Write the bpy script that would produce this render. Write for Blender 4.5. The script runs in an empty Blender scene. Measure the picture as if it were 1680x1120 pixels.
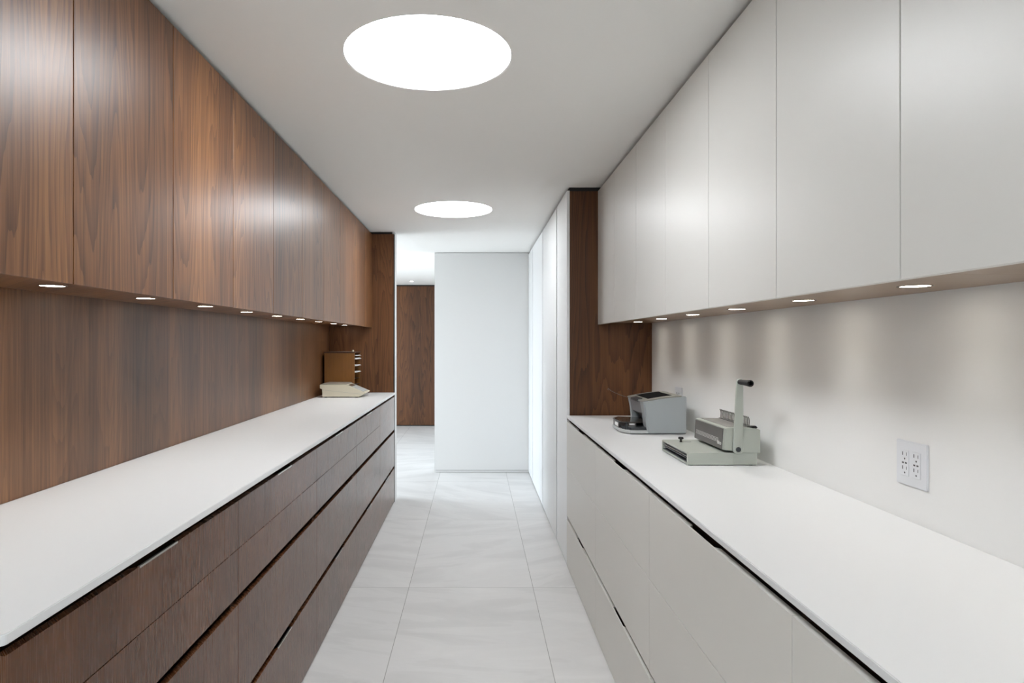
import bpy, bmesh, math
from mathutils import Vector
S = bpy.context.scene
COL = S.collection
PI = math.pi

# ------------------------------------------------------------ camera
H = 1.45                       # eye height; X right, Y into the room, Z up
cd = bpy.data.cameras.new('camera'); cam = bpy.data.objects.new('camera', cd); COL.objects.link(cam)
cam.location = (0, 0, H); cam.rotation_euler = (PI/2, 0, 0)
cd.sensor_fit = 'HORIZONTAL'; cd.sensor_width = 36.0; cd.lens = 36.0*1047/1680
cd.shift_x = 60/1680; cd.shift_y = 2/1680; cd.clip_start = 0.02
S.camera = cam

# ------------------------------------------------------------ world, exposure
W = bpy.data.worlds.new('sky'); S.world = W; W.use_nodes = True
bg = W.node_tree.nodes['Background']
bg.inputs[1].default_value = 16.0
_n, _l = W.node_tree.nodes, W.node_tree.links          # bright sky above the horizon, dimmer ground below
_tc = _n.new('ShaderNodeTexCoord'); _sx = _n.new('ShaderNodeSeparateXYZ'); _cr = _n.new('ShaderNodeValToRGB'); _ma = _n.new('ShaderNodeMath')
_ma.operation = 'MULTIPLY_ADD'; _ma.inputs[1].default_value = .5; _ma.inputs[2].default_value = .5
_l.new(_tc.outputs['Generated'], _sx.inputs[0]); _l.new(_sx.outputs[2], _ma.inputs[0]); _l.new(_ma.outputs[0], _cr.inputs[0])
_cr.color_ramp.elements[0].position = .46; _cr.color_ramp.elements[0].color = (.50, .53, .57, 1)
_cr.color_ramp.elements[1].position = .54; _cr.color_ramp.elements[1].color = (.78, .885, 1.0, 1)
_l.new(_cr.outputs[0], bg.inputs[0])
S.view_settings.view_transform = 'Standard'; S.view_settings.look = 'None'
S.view_settings.gamma = 1; S.view_settings.exposure = 0.0
SKYLIGHT_POWER = 23.5
SPOT_POWER_R = 1.9
SPOT_POWER_L = 2.6

# main dimensions
CEIL = 2.458; TOP = 2.437
XL, XR = -0.738, 0.593         # faces of the base cabinets
WL, WR = -1.329, 1.146         # side walls
DL, DR = 5.82, 4.143           # end panels
DW = 7.14; DF = 11.1           # white end wall, far walnut wall
XH = -4.6                      # outer wall of the cross hall
BACK = -2.6

# ------------------------------------------------------------ material helpers
def srgb(r, g, b):
    f = lambda c: (c/255/12.92) if c/255 <= .04045 else ((c/255+.055)/1.055)**2.4
    return (f(r), f(g), f(b), 1)
def mat(name, col, rough=.5, metal=0, coat=0, spec=.5, bump=None, emit=None, es=0, trans=0):
    m = bpy.data.materials.new(name); m.use_nodes = True
    nt = m.node_tree; b = nt.nodes['Principled BSDF']
    b.inputs['Base Color'].default_value = col; b.inputs['Roughness'].default_value = rough
    b.inputs['Metallic'].default_value = metal; b.inputs['Coat Weight'].default_value = coat
    b.inputs['Coat Roughness'].default_value = .2
    b.inputs['Specular IOR Level'].default_value = spec
    b.inputs['Transmission Weight'].default_value = trans
    if emit:
        b.inputs['Emission Color'].default_value = emit; b.inputs['Emission Strength'].default_value = es
    # faint procedural grain in colour and relief so nothing is perfectly flat
    tc = nt.nodes.new('ShaderNodeTexCoord'); n = nt.nodes.new('ShaderNodeTexNoise')
    n.inputs['Scale'].default_value = bump[0] if bump else 220; n.inputs['Detail'].default_value = 3
    nt.links.new(tc.outputs['Object'], n.inputs['Vector'])
    bp = nt.nodes.new('ShaderNodeBump'); bp.inputs['Strength'].default_value = bump[1] if bump else .02
    bp.inputs['Distance'].default_value = .001
    nt.links.new(n.outputs[0], bp.inputs['Height']); nt.links.new(bp.outputs[0], b.inputs['Normal'])
    return m
class NT:
    def __init__(s, nt): s.nt = nt
    def n(s, t, **kw):
        x = s.nt.nodes.new(t)
        for k, v in kw.items(): setattr(x, k, v)
        return x
    def l(s, a, b): s.nt.links.new(a, b)
    def math(s, op, a, b=None, c=None):
        x = s.n('ShaderNodeMath', operation=op)
        for i, v in enumerate((a, b, c)):
            if v is None: continue
            if isinstance(v, (int, float)): x.inputs[i].default_value = v
            else: s.l(v, x.inputs[i])
        return x.outputs[0]

def walnut(name, dark, mid, light, rough=.36, figure=1.0, spec=.5, seed=0.0, contrast=1.0, leaf=.165):
    """walnut veneer, grain running up Z, across along whichever of X / Y the panel spans"""
    m = bpy.data.materials.new(name); m.use_nodes = True
    t = NT(m.node_tree); b = m.node_tree.nodes['Principled BSDF']
    tc = t.n('ShaderNodeTexCoord'); oi = t.n('ShaderNodeObjectInfo')
    sx = t.n('ShaderNodeSeparateXYZ'); t.l(tc.outputs['Object'], sx.inputs[0])
    u = t.math('ADD', sx.outputs[0], sx.outputs[1])
    rnd = t.math('MULTIPLY_ADD', oi.outputs['Random'], 37.0, seed)
    # veneer leaves: every other leaf is slip matched with its own offset
    lf = t.math('FLOOR', t.math('DIVIDE', u, leaf))
    lfr = t.n('ShaderNodeTexWhiteNoise', noise_dimensions='2D')
    c2 = t.n('ShaderNodeCombineXYZ'); t.l(lf, c2.inputs[0]); t.l(rnd, c2.inputs[1]); t.l(c2.outputs[0], lfr.inputs['Vector'])
    uu = t.math('SUBTRACT', u, t.math('MULTIPLY', lf, leaf))             # 0..leaf inside one leaf
    # smooth random offset of every leaf is small so seams stay quiet
    def noise(su, sz, sc, det, rough_, off=0.0, dist=0.0, usefull=True):
        cv = t.n('ShaderNodeCombineXYZ')
        t.l(t.math('MULTIPLY', u if usefull else uu, su), cv.inputs[0])
        t.l(t.math('MULTIPLY', sx.outputs[2], sz), cv.inputs[1])
        t.l(t.math('ADD', rnd, off), cv.inputs[2])
        n = t.n('ShaderNodeTexNoise'); n.inputs['Scale'].default_value = sc; n.inputs['Detail'].default_value = det
        n.inputs['Roughness'].default_value = rough_; n.inputs['Distortion'].default_value = dist
        t.l(cv.outputs[0], n.inputs['Vector']); return n.outputs[0]
    broad = noise(4.8, .50, 1.0, 1.0, .4)
    wob = noise(30.0, 1.2, 1.0, 2.0, .5, 9.1)
    field = t.math('ADD', broad, t.math('MULTIPLY', wob, .055))
    ring = t.math('FRACT', t.math('MULTIPLY', field, 24.0))
    ring = t.math('POWER', ring, 2.2)                                   # sharp growth-ring edge on one side
    streak = noise(85.0, 1.1, 1.0, 4.0, .65, 3.3)
    fine = noise(520.0, 9.0, 1.0, 2.0, .6, 5.7)
    tone = noise(3.0, .12, 1.0, 2.0, .5, 7.9)
    v = t.math('MULTIPLY', t.math('SUBTRACT', streak, .5), .85*contrast)
    v = t.math('ADD', v, t.math('MULTIPLY', t.math('SUBTRACT', ring, .35), -.23*figure*contrast))
    v = t.math('ADD', v, t.math('MULTIPLY', t.math('SUBTRACT', fine, .5), .45*contrast))
    v = t.math('ADD', v, t.math('MULTIPLY', t.math('SUBTRACT', tone, .5), 1.15*contrast))
    v = t.math('ADD', v, .5)
    cr = t.n('ShaderNodeValToRGB'); e = cr.color_ramp.elements
    e[0].position = .08; e[0].color = dark; e[1].position = .95; e[1].color = light
    x = e.new(.5); x.color = mid
    t.l(v, cr.inputs[0]); t.l(cr.outputs[0], b.inputs['Base Color'])
    rr = t.math('MULTIPLY_ADD', fine, .05, rough-.025); t.l(rr, b.inputs['Roughness'])
    bp = t.n('ShaderNodeBump'); bp.inputs['Strength'].default_value = .06; bp.inputs['Distance'].default_value = .001
    t.l(fine, bp.inputs['Height']); t.l(bp.outputs[0], b.inputs['Normal'])
    b.inputs['Specular IOR Level'].default_value = spec
    return m

def floor_material():
    m = bpy.data.materials.new('pale_stone_tile'); m.use_nodes = True
    t = NT(m.node_tree); b = m.node_tree.nodes['Principled BSDF']
    g = t.n('ShaderNodeNewGeometry'); sx = t.n('ShaderNodeSeparateXYZ'); t.l(g.outputs['Position'], sx.inputs[0])
    TX, TY, x0, y0 = .735, 1.439, -.394, 3.782
    a = t.math('DIVIDE', t.math('SUBTRACT', sx.outputs[0], x0), TX)
    c = t.math('DIVIDE', t.math('SUBTRACT', sx.outputs[1], y0), TY)
    def joint(q, size):
        fr = t.math('FRACT', q); d = t.math('MINIMUM', fr, t.math('SUBTRACT', 1.0, fr))
        return t.math('LESS_THAN', d, .0016/size)
    j = t.math('MAXIMUM', joint(a, TX), joint(c, TY))
    wn = t.n('ShaderNodeTexWhiteNoise', noise_dimensions='2D'); cv = t.n('ShaderNodeCombineXYZ')
    t.l(t.math('FLOOR', a), cv.inputs[0]); t.l(t.math('FLOOR', c), cv.inputs[1]); t.l(cv.outputs[0], wn.inputs['Vector'])
    off = t.math('MULTIPLY', wn.outputs['Value'], 31.0)
    # stone veining: stretched noise, turned a little and different on every tile
    ang = t.math('MULTIPLY_ADD', wn.outputs['Value'], 1.3, -.85)
    ca, sa = t.math('COSINE', ang), t.math('SINE', ang)
    p = t.math('ADD', t.math('MULTIPLY', sx.outputs[0], ca), t.math('MULTIPLY', sx.outputs[1], sa))
    q = t.math('SUBTRACT', t.math('MULTIPLY', sx.outputs[1], ca), t.math('MULTIPLY', sx.outputs[0], sa))
    cv2 = t.n('ShaderNodeCombineXYZ'); t.l(t.math('MULTIPLY', p, .9), cv2.inputs[0]); t.l(t.math('MULTIPLY', q, 3.2), cv2.inputs[1]); t.l(off, cv2.inputs[2])
    n1 = t.n('ShaderNodeTexNoise'); n1.inputs['Scale'].default_value = 1.5; n1.inputs['Detail'].default_value = 6; n1.inputs['Distortion'].default_value = .6
    n1.inputs['Roughness'].default_value = .55
    t.l(cv2.outputs[0], n1.inputs['Vector'])
    vein = t.math('SUBTRACT', 1.0, t.math('MINIMUM', t.math('MULTIPLY', t.math('ABSOLUTE', t.math('SUBTRACT', n1.outputs[0], .5)), 26.0), 1.0))
    cr = t.n('ShaderNodeValToRGB'); e = cr.color_ramp.elements
    e[0].position = .3; e[0].color = srgb(204, 203, 201); e[1].position = .72; e[1].color = srgb(223, 222, 220)
    t.l(n1.outputs[0], cr.inputs[0])
    mx = t.n('ShaderNodeMix', data_type='RGBA'); t.l(t.math('MULTIPLY', vein, .12), mx.inputs[0])
    t.l(cr.outputs[0], mx.inputs[6]); mx.inputs[7].default_value = srgb(238, 238, 238)
    m2 = t.n('ShaderNodeMix', data_type='RGBA'); t.l(t.math('MULTIPLY', j, .75), m2.inputs[0])
    t.l(mx.outputs[2], m2.inputs[6]); m2.inputs[7].default_value = srgb(120, 120, 112)
    t.l(m2.outputs[2], b.inputs['Base Color'])
    b.inputs['Roughness'].default_value = .42; b.inputs['Specular IOR Level'].default_value = .4
    bp = t.n('ShaderNodeBump'); bp.inputs['Strength'].default_value = .3; bp.inputs['Distance'].default_value = .001
    t.l(t.math('SUBTRACT', 1.0, j), bp.inputs['Height']); t.l(bp.outputs[0], b.inputs['Normal'])
    return m

M = {}
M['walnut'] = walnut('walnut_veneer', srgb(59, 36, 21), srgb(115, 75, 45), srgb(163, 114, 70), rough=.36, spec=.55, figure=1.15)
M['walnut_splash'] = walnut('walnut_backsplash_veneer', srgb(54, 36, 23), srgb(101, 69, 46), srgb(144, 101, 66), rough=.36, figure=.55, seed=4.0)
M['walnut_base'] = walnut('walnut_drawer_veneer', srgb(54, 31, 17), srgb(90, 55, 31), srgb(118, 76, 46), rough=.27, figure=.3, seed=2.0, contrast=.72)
M['walnut_panel'] = walnut('walnut_end_panel_veneer', srgb(50, 29, 14), srgb(88, 54, 28), srgb(118, 77, 44), rough=.5, spec=.35, figure=1.4, seed=6.0, contrast=.9)
M['walnut_inside'] = walnut('walnut_carcass', srgb(42, 24, 14), srgb(66, 40, 25), srgb(84, 54, 35), rough=.55, figure=.4)
M['walnut_soffit_lit'] = walnut('walnut_soffit_bounce_lit', srgb(122, 98, 76), srgb(144, 119, 95), srgb(162, 137, 112), rough=.32, figure=.3, contrast=.5)  # walnut lightened: bounce from the white worktop is put into the colour
M['sorter_wood'] = walnut('honey_brown_wood', srgb(98, 62, 20), srgb(124, 80, 30), srgb(142, 95, 40), rough=.4, figure=.5, contrast=.7)
M['floor'] = floor_material()
M['ceiling'] = mat('ceiling_paint', srgb(244, 243, 239), .85, bump=(300, .03))
M['wall'] = mat('wall_paint', srgb(232, 232, 230), .75, bump=(250, .03))
M['worktop'] = mat('white_solid_surface', srgb(228, 229, 229), .38, spec=.45, bump=(90, .01))
M['white_lacquer'] = mat('white_satin_lacquer', srgb(219, 218, 213), .38, spec=.45, bump=(120, .01))
M['grey_lacquer'] = mat('pale_grey_satin_lacquer', srgb(221, 219, 212), .36, spec=.45, bump=(120, .01))
M['tall_lacquer'] = mat('tall_door_lacquer', srgb(236, 238, 238), .28, spec=.5, bump=(120, .01))
M['black'] = mat('black_shadow_trim', srgb(14, 15, 16), .6)
M['darkgrey'] = mat('dark_grey_recess', srgb(40, 40, 40), .7)
M['aluminium'] = mat('brushed_aluminium', srgb(205, 203, 198), .3, metal=1)
M['plate'] = mat('outlet_white_plastic', srgb(222, 224, 227), .3)
M['slot'] = mat('outlet_slot_grey', srgb(84, 84, 84), .6)
M['lamp_trim'] = mat('lamp_trim_metal', srgb(120, 112, 104), .35, metal=1)
M['lens'] = mat('downlight_lens', srgb(255, 250, 240), .4, emit=(1, .93, .82, 1), es=22)
M['diffuser'] = mat('skylight_diffuser', srgb(255, 255, 255), .6, emit=(.96, .985, 1.02, 1), es=SKYLIGHT_POWER)
M['ring'] = mat('white_painted_ring', srgb(236, 236, 234), .6)
M['glass'] = mat('window_glass', (1, 1, 1, 1), .0, trans=1)
M['cream'] = mat('cream_abs_plastic', srgb(214, 207, 186), .45, bump=(500, .05))
M['scale_plate'] = mat('taupe_scale_plate', srgb(150, 144, 134), .4, metal=.4)
M['keypad'] = mat('grey_keypad', srgb(172, 172, 166), .5)
M['lcd'] = mat('scale_display', srgb(96, 86, 72), .2)
M['rubber'] = mat('black_rubber', srgb(18, 18, 19), .6)
M['paper'] = mat('white_paper', srgb(240, 240, 238), .8)
M['printer'] = mat('silver_grey_plastic', srgb(158, 164, 166), .42, bump=(400, .04))
M['printer_light'] = mat('light_grey_plastic', srgb(186, 190, 190), .4)
M['printer_dark'] = mat('dark_grey_plastic', srgb(48, 52, 56), .35)
M['printer_mid'] = mat('mid_grey_plastic', srgb(120, 120, 122), .4)
M['printer_top'] = mat('warm_grey_plastic', srgb(134, 134, 126), .35)
M['slot_shade'] = mat('painted_opening_shade', srgb(8, 8, 9), .9, spec=.1)  # near-black colour stands in for shade in a deep slot
M['smoke'] = mat('smoked_glossy_cover', srgb(62, 58, 54), .12)
M['binder'] = mat('grey_green_enamel', srgb(176, 181, 172), .42, bump=(600, .05))
M['binder_face'] = mat('graphite_metallic_face', srgb(118, 116, 114), .38, metal=.5)
M['binder_top'] = mat('taupe_metal_top', srgb(150, 148, 143), .4, metal=.3)
M['steel'] = mat('comb_steel', srgb(120, 118, 115), .3, metal=1)
M['print_white'] = mat('printed_white', srgb(225, 225, 222), .5)

# ------------------------------------------------------------ mesh helpers (all coordinates in world metres)
def NB(): return bmesh.new()
def box(bm, x0, x1, y0, y1, z0, z1, bev=0, seg=1):
    x0, x1 = sorted((x0, x1)); y0, y1 = sorted((y0, y1)); z0, z1 = sorted((z0, z1))
    vs = [bm.verts.new(p) for p in ((x0,y0,z0),(x1,y0,z0),(x1,y1,z0),(x0,y1,z0),(x0,y0,z1),(x1,y0,z1),(x1,y1,z1),(x0,y1,z1))]
    fs = [bm.faces.new([vs[i] for i in f]) for f in ((0,3,2,1),(4,5,6,7),(0,1,5,4),(1,2,6,5),(2,3,7,6),(3,0,4,7))]
    if bev:
        es = list({e for f in fs for e in f.edges})
        bmesh.ops.bevel(bm, geom=es, offset=bev, segments=seg, affect='EDGES', clamp_overlap=True)
    return bm
def prism(bm, pts, a0, a1, axis='z', bev=0, seg=1):
    """closed polygon extruded along an axis; pts are (x,y) for z, (x,z) for y, (y,z) for x"""
    def P(p, a): return {'z': (p[0], p[1], a), 'y': (p[0], a, p[1]), 'x': (a, p[0], p[1])}[axis]
    lo = [bm.verts.new(P(p, a0)) for p in pts]; hi = [bm.verts.new(P(p, a1)) for p in pts]
    fs = [bm.faces.new(lo), bm.faces.new(hi[::-1])]
    n = len(pts)
    for i in range(n): fs.append(bm.faces.new((lo[i], hi[i], hi[(i+1) % n], lo[(i+1) % n])))
    bmesh.ops.recalc_face_normals(bm, faces=fs)
    if bev:
        es = list({e for f in fs[:2] for e in f.edges})
        bmesh.ops.bevel(bm, geom=es, offset=bev, segments=seg, affect='EDGES', clamp_overlap=True)
    return bm
def lathe(bm, prof, c, axis='z', n=32):
    """prof = [(radius, along)], closed caps when radius is 0 at the ends"""
    rings = []
    for r, a in prof:
        ring = []
        for i in range(n if r > 1e-6 else 1):
            t = 2*PI*i/n; u, v = r*math.cos(t), r*math.sin(t)
            p = {'z': (u, v, a), 'y': (u, a, v), 'x': (a, u, v)}[axis]
            ring.append(bm.verts.new((c[0]+p[0], c[1]+p[1], c[2]+p[2])))
        rings.append(ring)
    fs = []
    for A, B in zip(rings, rings[1:]):
        for i in range(n):
            j = (i+1) % n
            q = [A[i % len(A)], A[j % len(A)], B[j % len(B)], B[i % len(B)]]
            u = []
            for w in q:
                if w not in u: u.append(w)
            if len(u) > 2: fs.append(bm.faces.new(u))
    bmesh.ops.recalc_face_normals(bm, faces=fs)
    return bm
def tube(bm, pts, r, n=8):
    pts = [Vector(p) for p in pts]; rings = []
    for i, p in enumerate(pts):
        d = (pts[min(i+1, len(pts)-1)]-pts[max(i-1, 0)]).normalized()
        a = d.cross(Vector((0, 0, 1)))
        if a.length < .1: a = d.cross(Vector((1, 0, 0)))
        a.normalize(); b2 = d.cross(a)
        rings.append([bm.verts.new(p+a*r*math.cos(2*PI*k/n)+b2*r*math.sin(2*PI*k/n)) for k in range(n)])
    for A, B in zip(rings, rings[1:]):
        for k in range(n): bm.faces.new((A[k], A[(k+1) % n], B[(k+1) % n], B[k]))
    bm.faces.new(rings[0][::-1]); bm.faces.new(rings[-1])
    return bm
def origin(o):
    v = Vector((0, 0, 0))
    while o is not None: v += o.location; o = o.parent
    return v
def obj(name, bm, m, parent=None, loc=None, smooth=False, label=None, kind=None):
    """one bmesh in world coordinates -> ONE mesh object, local to its parent"""
    off = origin(parent) if parent else Vector(loc or (0, 0, 0))
    for v in bm.verts: v.co -= off
    me = bpy.data.meshes.new(name); bm.to_mesh(me); bm.free()
    me.materials.append(M[m] if isinstance(m, str) else m)
    if smooth:
        for p in me.polygons: p.use_smooth = True
        me.set_sharp_from_angle(angle=math.radians(35))
    o = bpy.data.objects.new(name, me); COL.objects.link(o)
    if parent: o.parent = parent
    else: o.location = off
    if label: o['label'] = label
    if kind: o['kind'] = kind
    return o
def thing(name, label, cat, loc=(0, 0, 0), group=None):
    o = bpy.data.objects.new(name, None); COL.objects.link(o); o.location = loc
    o.empty_display_size = .1; o['label'] = label; o['category'] = cat
    if group: o['group'] = group
    return o
def tag(o, label, cat, group=None):
    o['label'] = label; o['category'] = cat
    if group: o['group'] = group
    return o
def struct(name, bm, m, label=None, cat='structure'):
    o = obj(name, bm, m); o['kind'] = 'structure'
    o['label'] = label or name.replace('_', ' '); o['category'] = cat
    return o

# ------------------------------------------------------------ room shell
struct('floor', box(NB(), XH-.2, 1.5, BACK-.1, DF+.3, -.12, 0), 'floor', 'pale grey large format stone tile floor', 'floor')

SKY = [(-.167, -.335), (-.167, 2.257), (-.167, 4.85)]; SR = .2965
def ceiling_bm():
    bm = NB(); x0, x1, y0, y1 = XH-.2, 1.5, BACK-.1, DF+.3; hs = .45; N = 96
    def q(a, b, c, d): bm.faces.new([bm.verts.new((x, y, CEIL)) for x, y in ((a, c), (b, c), (b, d), (a, d))])
    cy = y0
    for cx, c in SKY:
        q(x0, x1, cy, c-hs); q(x0, cx-hs, c-hs, c+hs); q(cx+hs, x1, c-hs, c+hs)
        circ = [bm.verts.new((cx+SR*math.cos(2*PI*i/N), c+SR*math.sin(2*PI*i/N), CEIL)) for i in range(N)]
        sq = []
        for i in range(N):
            ct, st = math.cos(2*PI*i/N), math.sin(2*PI*i/N); k = hs/max(abs(ct), abs(st))
            sq.append(bm.verts.new((cx+k*ct, c+k*st, CEIL)))
        for i in range(N): bm.faces.new((circ[i], circ[(i+1) % N], sq[(i+1) % N], sq[i]))
        cy = c+hs
    q(x0, x1, cy, y1)
    bmesh.ops.remove_doubles(bm, verts=bm.verts, dist=1e-5)
    bmesh.ops.recalc_face_normals(bm, faces=bm.faces)
    r = bmesh.ops.extrude_face_region(bm, geom=bm.faces[:])
    for v in [g for g in r['geom'] if isinstance(g, bmesh.types.BMVert)]: v.co.z += .12
    bmesh.ops.recalc_face_normals(bm, faces=bm.faces)
    return bm
struct('ceiling', ceiling_bm(), 'ceiling', 'smooth white ceiling with round luminous openings', 'ceiling')
struct('wall_left', box(NB(), WL-.12, WL-.012, BACK, DL+.02, 0, CEIL), 'wall', 'wall behind the walnut cabinets', 'wall')
struct('wall_right', box(NB(), WR, WR+.14, BACK, DW+.02, 0, CEIL), 'wall', 'white wall behind the right worktop', 'wall')
wk = NB(); wx0, wx1, wz0, wz1 = -.22, .10, .40, 2.20  # unseen rear window opening, added to brighten the aisle from behind
box(wk, WL-.12, wx0, BACK-.1, BACK, 0, CEIL); box(wk, wx1, WR+.14, BACK-.1, BACK, 0, CEIL)
box(wk, wx0, wx1, BACK-.1, BACK, 0, wz0); box(wk, wx0, wx1, BACK-.1, BACK, wz1, CEIL)
struct('wall_back', wk, 'wall', 'white wall behind the viewpoint with an added narrow window', 'wall')
wf = NB()
for x in (wx0, wx1-.03): box(wf, x, x+.03, BACK-.09, BACK-.04, wz0, wz1)
for z in (wz0, wz1-.03): box(wf, wx0, wx1, BACK-.09, BACK-.04, z, z+.03)
struct('added_rear_window', wf, 'aluminium', 'added narrow window behind the viewpoint that brightens the aisle', 'window')
pl = bpy.data.lights.new('rear_fill_portal', 'AREA'); pl.shape = 'RECTANGLE'; pl.size = .32; pl.size_y = 1.8  # sampling portal for the added rear window
pl.cycles.is_portal = True
po = bpy.data.objects.new('rear_fill_portal', pl); COL.objects.link(po)
po.location = ((wx0+wx1)/2, BACK-.11, (wz0+wz1)/2); po.rotation_euler = (PI/2, 0, PI)
struct('wall_center', box(NB(), -.457, WR+.14, DW, DF, .0255, CEIL-.004), 'wall', 'plain white wall closing the aisle', 'wall')
struct('baseboard_center', box(NB(), -.455, XR, DW+.002, DW+.012, .003, .021), 'wall', 'low flush white baseboard under the end wall', 'baseboard')
struct('trim_6', box(NB(), -.447, XR, DW+.012, DW+.4, 0, .026), 'darkgrey', 'dark shadow gap behind the end wall baseboard', 'trim')
struct('wall_return', box(NB(), XH, XL, DL+.022, DL+.150, 0, CEIL), 'wall', 'white stub wall behind the walnut end panel', 'wall')
# the cross hall beyond, lit by its window on the left
wb = NB()
HY0, HY1 = 6.15, 8.75
box(wb, XH-.15, XH, DL+.02, HY0, 0, CEIL); box(wb, XH-.15, XH, HY1, DF+.2, 0, CEIL)
box(wb, XH-.15, XH, HY0, HY1, 0, .06); box(wb, XH-.15, XH, HY0, HY1, 2.36, CEIL)
struct('wall_hall', wb, 'wall', 'outer wall of the cross hall', 'wall')
wf = NB()
for y in (HY0, (HY0+HY1)/2-.03, HY1-.06): box(wf, XH-.12, XH-.06, y, y+.06, .06, 2.36)
box(wf, XH-.12, XH-.06, HY0, HY1, .06, .12); box(wf, XH-.12, XH-.06, HY0, HY1, 2.30, 2.36)
win = struct('window_1', wf, 'aluminium', 'tall hall window', 'window')
struct('wall_far', box(NB(), XH, -.457, DF, DF+.06, .02, TOP-.006), 'walnut_panel', 'walnut clad wall at the far end of the hall', 'wall')
struct('wall_far_core', box(NB(), XH, -.457, DF+.06, DF+.2, 0, CEIL), 'black', 'dark recess behind the far walnut wall', 'wall')
struct('trim_1', box(NB(), -1.05, WL, 1.0, DL-.002, TOP-.03, CEIL), 'black', 'black shadow gap above the walnut wall cabinets', 'trim')
struct('trim_2', box(NB(), .84, WR, -.77, DR, TOP-.03, CEIL), 'black', 'black shadow gap above the white wall cabinets', 'trim')
struct('trim_3', box(NB(), XL-.022, -1.05, DL+.001, DL+.02, TOP-.02, CEIL), 'black', 'black shadow gap above the left end panel', 'trim')
struct('trim_4', box(NB(), XR+.016, WR, DR+.004, DW, TOP-.02, CEIL), 'black', 'black shadow gap above the tall white cabinets', 'trim')
struct('trim_5', box(NB(), XL-.006, XL+.0005, DL-.018, DL+.021, 0, TOP), 'black', 'thin black edge strip of the left end panel', 'trim')

# daylight portal in the hall window
pl = bpy.data.lights.new('window_daylight', 'AREA'); pl.shape = 'RECTANGLE'; pl.size = 2.28; pl.size_y = HY1-HY0
pl.cycles.is_portal = True
po = bpy.data.objects.new('window_daylight', pl); COL.objects.link(po)
po.location = (XH-.16, (HY0+HY1)/2, 1.21); po.rotation_euler = (0, -PI/2, 0)

# ------------------------------------------------------------ skylights
names = ['large round glowing ceiling skylight above the viewpoint, out of frame', 'nearer and larger looking of the two round glowing ceiling skylights',
         'farther and smaller looking of the two round glowing ceiling skylights']
for (cx, cy), lb in zip(SKY, names):
    t = thing('round_skylight', lb, 'skylight', (cx, cy, CEIL), 'round skylights in the ceiling')
    N = 96; bm = NB()
    lathe(bm, [(SR, .001), (SR-.004, .001), (SR-.004, .05), (SR, .05)], (cx, cy, CEIL), n=N)
    obj('ring', bm, 'ring', t, smooth=True)
    obj('diffuser', lathe(NB(), [(0, .018), (SR-.004, .018), (SR-.004, .024), (0, .024)], (cx, cy, CEIL), n=N), 'diffuser', t)

# ------------------------------------------------------------ base cabinets
def front(parent, xf, s, t, y0, y1, z0, z1, m, notch=False, metal=False, gap=.0015, name='drawer_front'):
    """drawer front facing the aisle; s = direction into the cabinet; optional finger scoop in the top edge"""
    y0 += gap; y1 -= gap; bm = NB()
    if notch:
        yc = (y0+y1)/2; L = .09; zz = z1-.03
        box(bm, xf, xf+s*t, y0, y1, z0, zz)
        pts = [(xf, y0), (xf, y1), (xf+s*t, y1), (xf+s*t, yc+L+.014), (xf+s*.0045, yc+L), (xf+s*.0045, yc-L), (xf+s*t, yc-L-.014), (xf+s*t, y0)]
        prism(bm, pts, zz, z1)
    else: box(bm, xf, xf+s*t, y0, y1, z0, z1, .0006)
    f = obj(name, bm, m, parent)
    if notch and metal:
        obj('finger_pull', box(NB(), xf-s*.0003, xf+s*.0048, yc-L, yc+L, z1-.004, z1+.0007), 'aluminium', f, label='aluminium finger pull lip')
    return f
T = .018
pos = ['nearest', 'second', 'third', 'fourth', 'last and narrowest']
LY = [1.0, 1.985, 2.97, 3.955, 4.94, DL-.019]
for i in range(5):
    y0, y1 = LY[i], LY[i+1]
    lb = ('walnut drawer cabinet at the near end of the left run, below the worktop corner' if i == 0 else
          'narrow three-drawer walnut base cabinet against the walnut end panel, left run' if i == 4 else
          'four-drawer walnut base cabinet under left worktop, %s from its near end' % pos[i])
    t = thing('base_cabinet', lb, 'cabinet', ((XL+WL)/2, (y0+y1)/2, 0), 'walnut base cabinets under the left worktop')
    bm = NB(); xi = XL-.06
    box(bm, xi, WL, y0+.001, y1-.001, .0, .975)
    for y in (y0+.001, y1-.017): box(bm, XL-T-.001, xi, y, y+.016, .03, .955)
    obj('body', bm, 'walnut_inside', t)
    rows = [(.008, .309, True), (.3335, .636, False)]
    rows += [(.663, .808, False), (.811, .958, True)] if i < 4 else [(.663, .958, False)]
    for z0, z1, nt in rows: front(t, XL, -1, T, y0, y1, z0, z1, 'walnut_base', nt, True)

RY = [-.771, .212, 1.195, 2.178, 3.161, DR]
rl = ['pale grey base cabinet behind the viewpoint on the right, out of frame', 'pale grey base cabinet beside the viewpoint at the right frame corner',
      'pale grey three-drawer base cabinet, the nearest one seen whole on the right', 'pale grey three-drawer base cabinet below the comb binding machine',
      'pale grey three-drawer base cabinet below the printer, beside the tall white cabinets']
for i in range(5):
    y0, y1 = RY[i], RY[i+1]
    t = thing('base_cabinet', rl[i], 'cabinet', ((XR+WR)/2, (y0+y1)/2, 0), 'pale grey base cabinets under the right worktop')
    bm = NB(); xi = XR+.06
    box(bm, xi, WR-.001, y0+.001, y1-.001, .0, .96)
    for y in (y0+.001, y1-.017): box(bm, XR+T+.001, xi, y, y+.016, .03, .935)
    obj('body', bm, 'walnut_inside', t)
    for z0, z1, nt in [(.008, .305, True), (.330, .6435, False), (.6465, .939, True)]:
        front(t, XR, 1, .0165, y0, y1, z0, z1, 'grey_lacquer', nt, False, gap=.0012)

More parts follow.
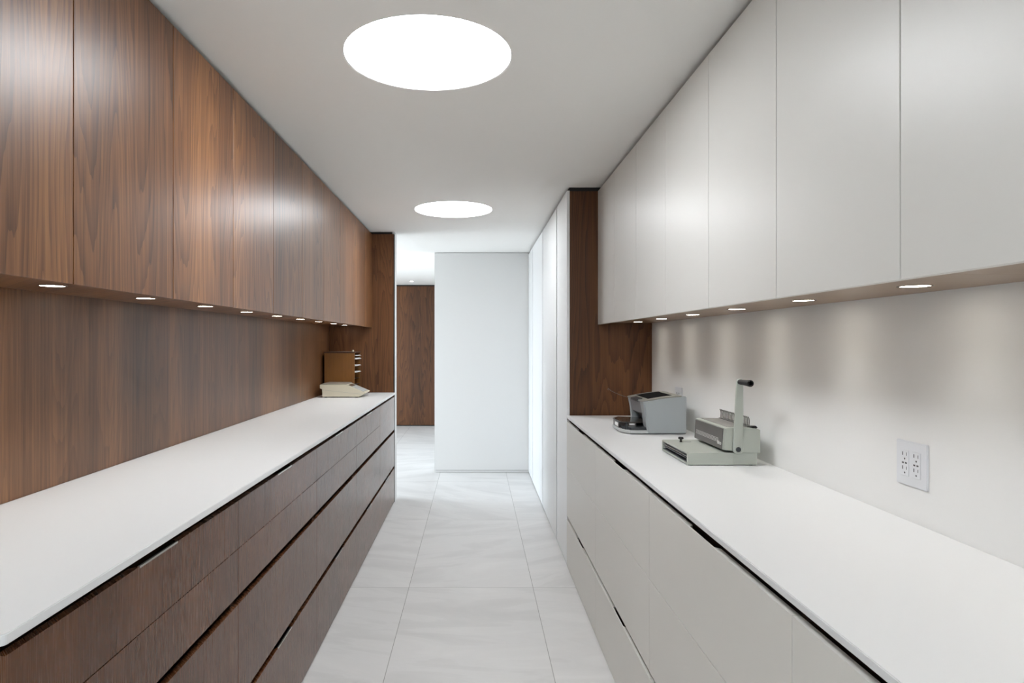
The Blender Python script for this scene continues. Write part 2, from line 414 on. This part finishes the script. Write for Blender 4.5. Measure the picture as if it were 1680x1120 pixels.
# ------------------------------------------------------------ worktops
r = .012; x0, y0 = -.729, .985
pts = [(WL+.001, y0), (x0-r, y0)]+[(x0-r+r*math.sin(a*PI/12), y0+r-r*math.cos(a*PI/12)) for a in range(1, 6)]+[(x0, y0+r), (x0, DL-.0195), (WL+.001, DL-.0195)]
tag(obj('worktop', prism(NB(), pts, .9795, .9976, bev=.0015, seg=2), 'worktop', loc=(0, 0, 0)), 'long white solid worktop on the walnut drawer cabinets, left side', 'worktop')
tag(obj('worktop', box(NB(), .588, WR-.001, -.771, DR-.0195, .964, .980, .0015, 2), 'worktop'), 'long white solid worktop on the pale grey cabinets, right side', 'worktop')
tag(obj('backsplash', box(NB(), WL-.0115, WL, 1.0, DL-.0195, .9976, 1.62), 'walnut_splash'), 'walnut veneer backsplash between left worktop and wall cabinets', 'backsplash')

# ------------------------------------------------------------ wall cabinets
def wall_cabinet(side, y0, y1, ysplit, lb, grp):
    if side < 0: xf, wl, zb, zs, zt, dm, bmn = -.940, WL, 1.5866, 1.6052, TOP, 'walnut', 'walnut'
    else: xf, wl, zb, zs, zt, dm, bmn = .795, WR-.001, 1.568, 1.578, TOP-.003, 'white_lacquer', 'walnut_soffit_lit'
    t = thing('wall_cabinet', lb, 'cabinet', ((xf+wl)/2, (y0+y1)/2, zs), grp)
    obj('body', box(NB(), xf+side*(T+.002), wl, y0+.0005, y1-.0005, zs, TOP-.03), bmn, t)
    for a, b in zip([y0]+ysplit, ysplit+[y1]):
        obj('door', box(NB(), xf, xf+side*T, a+.0016, b-.0016, zb, zt, .0008), dm, t)
wl_lab = ['walnut wall cabinet at the left frame edge, nearest of the left row', 'walnut wall cabinet, second from near end of the left row',
          'walnut wall cabinet, third from near end, catching the far skylight glare', 'walnut wall cabinet, fourth from near end of the left row',
          'farthest and narrowest walnut wall cabinet, against the walnut end panel']
for i in range(5):
    wall_cabinet(-1, LY[i], LY[i+1], [LY[i]+.4925], wl_lab[i], 'walnut wall cabinets above the left worktop')
wr_lab = ['white wall cabinet behind the viewpoint on the right, out of frame', 'white wall cabinet at the right frame edge, nearest of the right row',
          'white wall cabinet, second from near end of the right row', 'white wall cabinet above the comb binding machine, third from near end',
          'farthest white wall cabinet, against the walnut side panel']
for i in range(5):
    wall_cabinet(1, RY[i], RY[i+1], [RY[i]+.4915], wr_lab[i], 'white wall cabinets above the right worktop')

# ------------------------------------------------------------ end panel and tall cabinets
tag(obj('end_panel', box(NB(), WL-.011, XL-.0065, DL-.018, DL, 0, TOP), 'walnut_panel', loc=(-1.03, DL, 0)), 'full height walnut end panel closing the left cabinet run', 'panel')
TY = [DR, 4.655, 5.64, 6.62, DW-.002]
tl = ['tall white cabinet with walnut side panel facing the right worktop', 'tall white cabinet, wide door next to the walnut-sided one',
      'tall white cabinet, second wide door from the walnut side', 'tall white narrow cabinet in the corner by the white end wall']
for i in range(4):
    y0, y1 = TY[i], TY[i+1]
    t = thing('tall_cabinet', tl[i], 'cabinet', ((XR+WR)/2, (y0+y1)/2, 0), 'tall white cabinets along the aisle')
    obj('body', box(NB(), XR+.022, WR-.001, y0+(.02 if i == 0 else .001), y1-.001, 0, TOP-.02), 'darkgrey', t)
    obj('door', box(NB(), XR, XR+.019, y0+(0 if i == 0 else .020), y1-(.020 if i < 3 else .003), .012, TOP, .0008), 'tall_lacquer', t)
    if i == 0:
        obj('side_panel', box(NB(), XR+.0215, WR-.001, y0-.0005, y0+.0195, 0, TOP-.004), 'walnut_panel', t, label='walnut side panel')

# ------------------------------------------------------------ under-cabinet downlights
def downlight(x, y, z, lb, grp, power, rad=.031, cone=106, col=(1, .985, .94)):
    t = thing('recessed_downlight', lb, 'downlight', (x, y, z), grp)
    obj('trim_ring', lathe(NB(), [(rad+.005, 0), (rad+.004, -.0012), (rad, -.0015), (rad-.001, 0)], (x, y, z), n=40), 'lamp_trim', t, smooth=True)
    obj('lens', lathe(NB(), [(0, -.0006), (rad-.001, -.0006), (rad-.001, -.0001), (0, -.0001)], (x, y, z), n=40), 'lens', t)
    ld = bpy.data.lights.new('bulb', 'SPOT'); ld.energy = power; ld.spot_size = math.radians(cone); ld.spot_blend = 1.0
    ld.shadow_soft_size = .025; ld.color = col
    lo = bpy.data.objects.new('bulb', ld); COL.objects.link(lo); lo.parent = t; lo.location = (0, 0, -.006)
    return t
ords = ['first', 'second', 'third', 'fourth', 'fifth', 'sixth', 'seventh', 'eighth', 'ninth', 'tenth']
for k in range(10):
    y = 1.739+(k-1)*.4925
    if k == 9: y = 5.62
    lb = ('glowing downlight under the walnut cabinets just left of the frame' if k == 0 else
          'glowing downlight under the walnut wall cabinets, %s from the left frame edge' % ords[k-1])
    downlight(-1.153, y, 1.6052, lb, 'downlights under the walnut wall cabinets', SPOT_POWER_L)
for k in range(-2, 6):
    y = 1.441+k*.4915
    lb = ('glowing downlight under the white wall cabinets, %s the viewpoint, out of frame' % ('behind' if k == -2 else 'beside') if k < 0 else
          'glowing downlight under the white wall cabinets, %s from the right frame edge' % ords[k])
    downlight(.993, y, 1.578, lb, 'downlights under the white wall cabinets', SPOT_POWER_R)
downlight(-1.05, 10.5, CEIL, 'tiny ceiling downlight before the far walnut wall', 'hall ceiling downlights', 8, rad=.03, cone=90)

# ------------------------------------------------------------ wall outlets
def outlet(yc, zc, lb):
    x = WR; t = thing('wall_outlet', lb, 'outlet', (x, yc, zc), 'white double outlets on the right wall')
    obj('cover_plate', box(NB(), x-.0055, x, yc-.0595, yc+.0595, zc-.059, zc+.059, .002, 2), 'plate', t)
    for dy in (-.021, .023):
        f = obj('socket', box(NB(), x-.0075, x-.0055, yc+dy-.0155, yc+dy+.0155, zc-.034, zc+.034, .0008), 'plate', t)
        bm = NB()
        for dz in (-.0185, .0185):
            box(bm, x-.0079, x-.0075, yc+dy+.006, yc+dy+.0088, zc+dz+.001, zc+dz+.010)
            box(bm, x-.0079, x-.0075, yc+dy-.0085, yc+dy-.0067, zc+dz+.001, zc+dz+.0095)
            lathe(bm, [(0, -.0079), (.0025, -.0079), (.0025, -.0075), (0, -.0075)], (x, yc+dy-.001, zc+dz-.0075), 'x', 12)
        for d2 in (-.006, .006): box(bm, x-.0079, x-.0075, yc+dy+d2-.0035, yc+dy+d2+.0035, zc-.002, zc+.002)
        obj('contact_slots', bm, 'slot', f, label='black plug slots and small buttons')
outlet(1.6705, 1.132, 'large white wall outlet with four sockets near the right frame edge')
outlet(3.588, 1.142, 'small looking white wall outlet half hidden behind the printer')

# ------------------------------------------------------------ postal scale on the left worktop
ZC = .9976
t = thing('postal_scale', 'cream postal scale with sloping keypad on the left worktop, before the wooden sorter', 'scale', (-1.1, 5.37, ZC))
prof = [(-1.2836, 1.1013), (-1.2836, 1.0755), (-1.281, 1.0725), (-1.266, 1.068), (-1.263, 1.004), (-.957, 1.004), (-.9095, 1.034), (-.910, 1.039), (-1.0615, 1.1033), (-1.067, 1.1045), (-1.279, 1.1045)]
obj('housing', prism(NB(), prof, 5.26, 5.50, 'y', bev=.003, seg=2), 'cream', t, smooth=True)
obj('side_crease', prism(NB(), [(-1.265, 1.062), (-.93, 1.026), (-.93, 1.0245), (-1.265, 1.0605)], 5.2593, 5.2605, 'y'), 'keypad', t)
obj('weighing_plate', prism(NB(), [(-1.272, 1.1052), (-1.262, 1.114), (-1.075, 1.1125), (-1.060, 1.1052)], 5.266, 5.505, 'y', bev=.002), 'scale_plate', t)
d = Vector((.1515, 0, -.0643)).normalized(); nrm = Vector((.0643, 0, .1515)).normalized()
def slope_rect(a, b, y0, y1, th, bm):
    P = [Vector((-1.0615, 0, 1.1033))+d*s+nrm*q for s, q in ((a, 0), (b, 0), (b, th), (a, th))]
    return prism(bm, [(p.x, p.z) for p in P], y0, y1, 'y')
obj('control_panel', slope_rect(.006, .150, 5.27, 5.49, .0012, NB()), 'keypad', t)
obj('display', slope_rect(.010, .042, 5.285, 5.44, .0022, NB()), 'lcd', t)
bm = NB()
for i in range(5):
    for j in range(7): slope_rect(.056+i*.018, .068+i*.018, 5.285+j*.028, 5.306+j*.028, .003, bm)
obj('keys', bm, 'printer_light', t)
for a, b in ((-1.24, 5.285), (-1.24, 5.475), (-.985, 5.285), (-.985, 5.475)):
    obj('foot', lathe(NB(), [(0, ZC), (.011, ZC), (.010, 1.0045), (0, 1.0045)], (a, b, 0), n=16), 'rubber', t)

# ------------------------------------------------------------ wooden paper sorter
X0, X1, Y0, Y1, Z1 = -1.305, -1.045, 5.512, 5.792, 1.372
t = thing('paper_sorter', 'honey brown wooden paper sorter with open slots in the left worktop corner', 'sorter', ((X0+X1)/2, (Y0+Y1)/2, ZC))
obj('side_panel', box(NB(), X0, X1, Y0, Y0+.012, ZC, Z1-.012, .001), 'sorter_wood', t)
obj('side_panel', box(NB(), X0, X1, Y1-.012, Y1, ZC, Z1-.012, .001), 'sorter_wood', t)
obj('back_panel', box(NB(), X0, X0+.008, Y0+.012, Y1-.012, ZC, Z1-.012), 'walnut_inside', t)  # darker wood paints the shade inside the open slots
obj('top_panel', box(NB(), X0-.004, X1+.006, Y0-.003, Y1, Z1-.012, Z1, .001), 'walnut_inside', t, label='darker brown top board')
SH = [1.020, 1.085, 1.137, 1.190, 1.247, 1.305, 1.335]
for z in SH: obj('shelf', box(NB(), X0+.008, X1-.004, Y0+.012, Y1-.012, z-.003, z+.001), 'walnut_inside', t)
for z, h_, nm in ((1.191, .007, 'fourth shelf from the top'), (1.248, .007, 'third shelf from the top'), (1.306, .011, 'second shelf from the top'), (1.336, .006, 'top shelf')):
    bm = NB()
    for q in range(3):
        box(bm, X0+.03+.004*q, X1+.012-.005*((q*7) % 3), Y0+.016+.003*q, Y1-.018-.002*q, z+h_/3*q, z+h_/3*(q+1)-.0003)
    tag(obj('paper_stack', bm, 'paper', loc=((X0+X1)/2, (Y0+Y1)/2, z)), 'white paper stack on the %s of the wooden sorter' % nm, 'paper', 'paper stacks in the wooden sorter')
tag(obj('small_round_item', lathe(NB(), [(0, 0), (.006, 0), (.008, .004), (.0085, .009), (.006, .014), (0, .016)], (-1.062, 5.54, Z1), n=16), 'cream', smooth=True), 'tiny pale rounded item on top of the wooden sorter', 'ball')  # small pale rounded shape, kind left open

# ------------------------------------------------------------ printer on the right worktop
ZR = .980
px0, px1, py0, py1 = .866, 1.080, 3.265, 3.60
t = thing('printer', 'silver grey compact printer with dark open front tray on the right worktop', 'printer', (.95, 3.43, ZR))
# side cheeks with a rounded concave front
def cheek(y0, y1):
    pts = [(.884, ZR+.006), (.874, ZR+.06), (.869, ZR+.11), (.860, ZR+.160), (.858, ZR+.168), (.90, ZR+.176), (.97, ZR+.188), (1.02, ZR+.193), (1.075, ZR+.195), (1.081, ZR+.190), (1.081, ZR+.008), (1.078, ZR+.004), (.888, ZR+.004)]
    return prism(NB(), pts, y0, y1, 'y', bev=.005, seg=3)
obj('side_cheek', cheek(py0, py0+.075), 'printer', t, smooth=True)
obj('side_cheek', cheek(py1-.040, py1), 'printer', t, smooth=True)
obj('rear_housing', box(NB(), .955, 1.079, py0+.073, py1-.038, ZR+.004, ZR+.188, .003), 'printer', t)
obj('front_cover', prism(NB(), [(.862, ZR+.165), (.872, ZR+.100), (.90, ZR+.082), (.957, ZR+.082), (.957, ZR+.178), (.90, ZR+.174)], py0+.074, py1-.039, 'y'), 'printer_mid', t, label='mid grey front cover')
obj('output_recess', prism(NB(), [(.905, ZR+.082), (.93, ZR+.030), (.956, ZR+.030), (.956, ZR+.082)], py0+.074, py1-.039, 'y'), 'printer_dark', t)
top = prism(NB(), [(.855, ZR+.166), (.858, ZR+.171), (.90, ZR+.1795), (.97, ZR+.191), (1.02, ZR+.1965), (1.058, ZR+.198), (1.058, ZR+.192), (1.0, ZR+.186), (.90, ZR+.171)], py0+.004, py1-.004, 'y', bev=.002)
tp = obj('top_cover', top, 'printer_top', t, smooth=True)
obj('paper_slot', prism(NB(), [(.896, ZR+.1796), (.97, ZR+.1918), (1.020, ZR+.1975), (1.020, ZR+.190), (.896, ZR+.173)], py0+.050, py1-.040, 'y'), 'slot_shade', tp, label='paper output opening with its shaded depth painted black')
obj('latch', prism(NB(), [(.853, ZR+.160), (.853, ZR+.1715), (.880, ZR+.1785), (.880, ZR+.165)], py0+.10, py0+.235, 'y'), 'printer_dark', tp)
# cassette tray reaching to the front
tr = [(.90, py0+.006), (.795, py0+.006), (.757, py0+.075), (.757, py1-.075), (.795, py1-.012), (.90, py1-.012)]
tb = obj('paper_tray', prism(NB(), tr, ZR+.004, ZR+.020, bev=.002), 'printer_light', t, label='light grey tray base')
inn = [(.925, py0+.078), (.905, py0+.020), (.802, py0+.020), (.768, py0+.082), (.768, py1-.082), (.802, py1-.026), (.925, py1-.05)]
obj('tray_cavity', prism(NB(), inn, ZR+.020, ZR+.034), 'printer_dark', tb)
cov = [(.94, py0+.095), (.83, py0+.070), (.765, py0+.095), (.758, py1-.078), (.80, py1-.014), (.94, py1-.045)]
obj('tray_cover', prism(NB(), cov, ZR+.050, ZR+.056, bev=.001), 'smoke', tb)
bm = NB()
prism(bm, [(.7585, py0+.115), (.764, py0+.115), (.764, py1-.09), (.7585, py1-.09)], ZR+.020, ZR+.050)
prism(bm, [(.80, py0+.082), (.84, py0+.072), (.84, py0+.078), (.80, py0+.088)], ZR+.034, ZR+.050)
obj('tray_wall', bm, 'smoke', tb)
obj('tray_label', box(NB(), .7575, .7585, py0+.13, py0+.20, ZR+.027, ZR+.044), 'paper', tb)
bm = NB(); prism(bm, [(.806, py0+.0795), (.834, py0+.0725), (.834, py0+.073), (.806, py0+.08)], ZR+.038, ZR+.048)
obj('tray_label', bm, 'paper', tb)
lathe_b = lathe(NB(), [(0, 0), (.011, 0), (.009, .014), (.006, .030), (0, .031)], (.785, py0+.05, ZR+.020), n=16)
obj('paper_guide', lathe_b, 'printer_dark', tb)
pts = []
for i in range(25):
    u = i/24
    pts.append((.858-.10*u, py1-.05+.03*u, ZR+.166+.036*u**1.5))
pts += [(.752, py1-.018, ZR+.208), (.746, py1-.016, ZR+.214), (.742, py1-.014, ZR+.209), (.748, py1-.013, ZR+.203)]
obj('wire_arm', tube(NB(), pts, .0012, 6), 'steel', t, label='thin curved wire at the printer top')

# ------------------------------------------------------------ comb binding machine
by0, by1 = 2.44, 2.765
t = thing('comb_binding_machine', 'grey-green comb binding machine with upright lever and black grip', 'binding machine', (.95, 2.6, ZR))
bm = NB()
prism(bm, [(.812, ZR+.003), (.812, ZR+.046), (.816, ZR+.049), (.985, ZR+.049), (.985, ZR+.003)], by0, by0+.012, 'y')
prism(bm, [(.812, ZR+.003), (.812, ZR+.046), (.816, ZR+.049), (.985, ZR+.049), (.985, ZR+.003)], by1, by1+.012, 'y')
box(bm, .812, .985, by0+.012, by1, ZR+.043, ZR+.049); box(bm, .812, .985, by0+.012, by1, ZR+.003, ZR+.010)
box(bm, .835, .985, by0+.012, by1, ZR+.010, ZR+.043)
tr = obj('base_tray', bm, 'binder', t)
bm = NB()
box(bm, .8125, .834, by0+.0125, by1-.0005, ZR+.0105, ZR+.014); box(bm, .814, .820, by0+.03, by1-.02, ZR+.0235, ZR+.027)
box(bm, .8335, .835, by0+.0125, by1-.0005, ZR+.0105, ZR+.0425)
obj('front_slot', bm, 'printer_dark', tr, label='dark slot along the tray front')
obj('slot_rail', box(NB(), .8145, .8185, by0+.013, by1-.001, ZR+.0305, ZR+.034), 'steel', tr)
obj('rear_base', box(NB(), .985, 1.078, by0+.002, by1+.01, ZR+.003, ZR+.0488, .001), 'binder', t)
bm = NB()
prism(bm, [(.950, ZR+.060), (.955, ZR+.142), (.972, ZR+.1455), (1.075, ZR+.1415), (1.088, ZR+.136), (1.088, ZR+.049), (1.000, ZR+.049), (.992, ZR+.056)], by0-.004, by1, 'y', bev=.002, seg=2)
body = obj('punch_housing', bm, 'binder', t, smooth=True)
fb = prism(NB(), [(.9495, ZR+.060), (.9540, ZR+.139), (.952, ZR+.139), (.9475, ZR+.060)], by0+.016, by1-.004, 'y')
fp = obj('front_plate', fb, 'binder_face', t, label='graphite front plate with white stripes')
bm = NB()
for z in (.083, .0875, .092, .0965):
    xx = .9475+(z-.060)*.002/.079*2.25
    prism(bm, [(xx-.0004, ZR+z), (xx-.0004, ZR+z+.0013), (xx+.001, ZR+z+.0013), (xx+.001, ZR+z)], by0+.055, by1-.02, 'y')
obj('stripes', bm, 'print_white', fp)
obj('top_plate', prism(NB(), [(.970, ZR+.1452), (.970, ZR+.147), (1.052, ZR+.1445), (1.052, ZR+.142)], by0+.030, by1-.012, 'y'), 'binder_top', t)
obj('rear_rail', prism(NB(), [(1.052, ZR+.141), (1.052, ZR+.1475), (1.078, ZR+.1465), (1.078, ZR+.139)], by0+.030, by1-.006, 'y'), 'steel', t)
obj('latch', box(NB(), 1.060, 1.082, by0+.006, by0+.028, ZR+.140, ZR+.150, .003, 2), 'rubber', t)
comb = NB()
for i in range(21):
    y = by0+.038+i*.0142
    tube(comb, [(1.062, y, ZR+.145), (1.063, y, ZR+.165), (1.062, y, ZR+.176), (1.058, y, ZR+.183)], .0019, 6)
obj('comb_teeth', comb, 'steel', t, label='row of upright steel comb hooks')
# side lever
L = NB(); a0, a1 = by0-.016, by0-.007
pts = []
for k in range(13):
    a = PI+PI*k/12; pts.append((.998+.0185*math.cos(a), ZR+.064+.0185*math.sin(a)))
pts += [(1.0185, ZR+.20)]
for k in range(9):
    a = PI*k/8; pts.append((1.0055+.0125*math.cos(a), ZR+.320+.0125*math.sin(a)))
prism(L, pts, a0, a1, 'y', bev=.0015)
lv = obj('lever', L, 'binder', t, smooth=True)
obj('pivot_cap', lathe(NB(), [(0, a0-.004), (.0085, a0-.004), (.010, a0), (0, a0)], (.999, 0, ZR+.064), 'y', 24), 'printer_dark', lv)
gp = NB(); gy = a0
lathe(gp, [(0, gy), (.0095, gy), (.0105, gy-.012), (.0098, gy-.02), (.011, gy-.06), (.0125, gy-.088), (.0120, gy-.094), (.0085, gy-.094), (.0085, gy-.070), (0, gy-.070)], (1.0045, 0, ZR+.321), 'y', 28)
obj('grip', gp, 'rubber', lv, smooth=True, label='black hollow rubber grip')
# tray stop knob
obj('stop_slot', box(NB(), .866, .915, by1-.058, by1-.055, ZR+.049, ZR+.0496), 'rubber', t)
kn = NB(); lathe(kn, [(0, 0), (.0055, 0), (.0045, .006), (.004, .011), (.0105, .013), (.0115, .017), (.009, .021), (0, .022)], (.872, by1-.0565, ZR+.049), n=20)
obj('stop_knob', kn, 'rubber', t, smooth=True)
# small feet
for a, b in ((.83, by0+.02), (.83, by1-.02), (1.06, by0+.02), (1.06, by1-.02)):
    obj('foot', lathe(NB(), [(0, ZR), (.009, ZR), (.009, ZR+.0035), (0, ZR+.0035)], (a, b, 0), n=14), 'rubber', t)

# printed maker's mark on the graphite front plate
fc = bpy.data.curves.new('maker_mark', 'FONT'); fc.body = 'ibico'; fc.size = .021; fc.extrude = .0003; fc.align_x = 'CENTER'; fc.shear = .15; fc.offset = .0007
fo = bpy.data.objects.new('tmp_text', fc); COL.objects.link(fo)
dg = bpy.context.evaluated_depsgraph_get(); me = bpy.data.meshes.new_from_object(fo.evaluated_get(dg))
bpy.data.objects.remove(fo)
me.materials.clear(); me.materials.append(M['print_white']); me.name = 'maker_mark'
mo = bpy.data.objects.new('maker_mark', me); COL.objects.link(mo); mo.parent = fp
mo.rotation_euler = (PI/2, 0, -PI/2); mo.location = Vector((.9479, by0+.043, ZR+.076))-origin(t)
mo['label'] = 'white maker mark lettering'
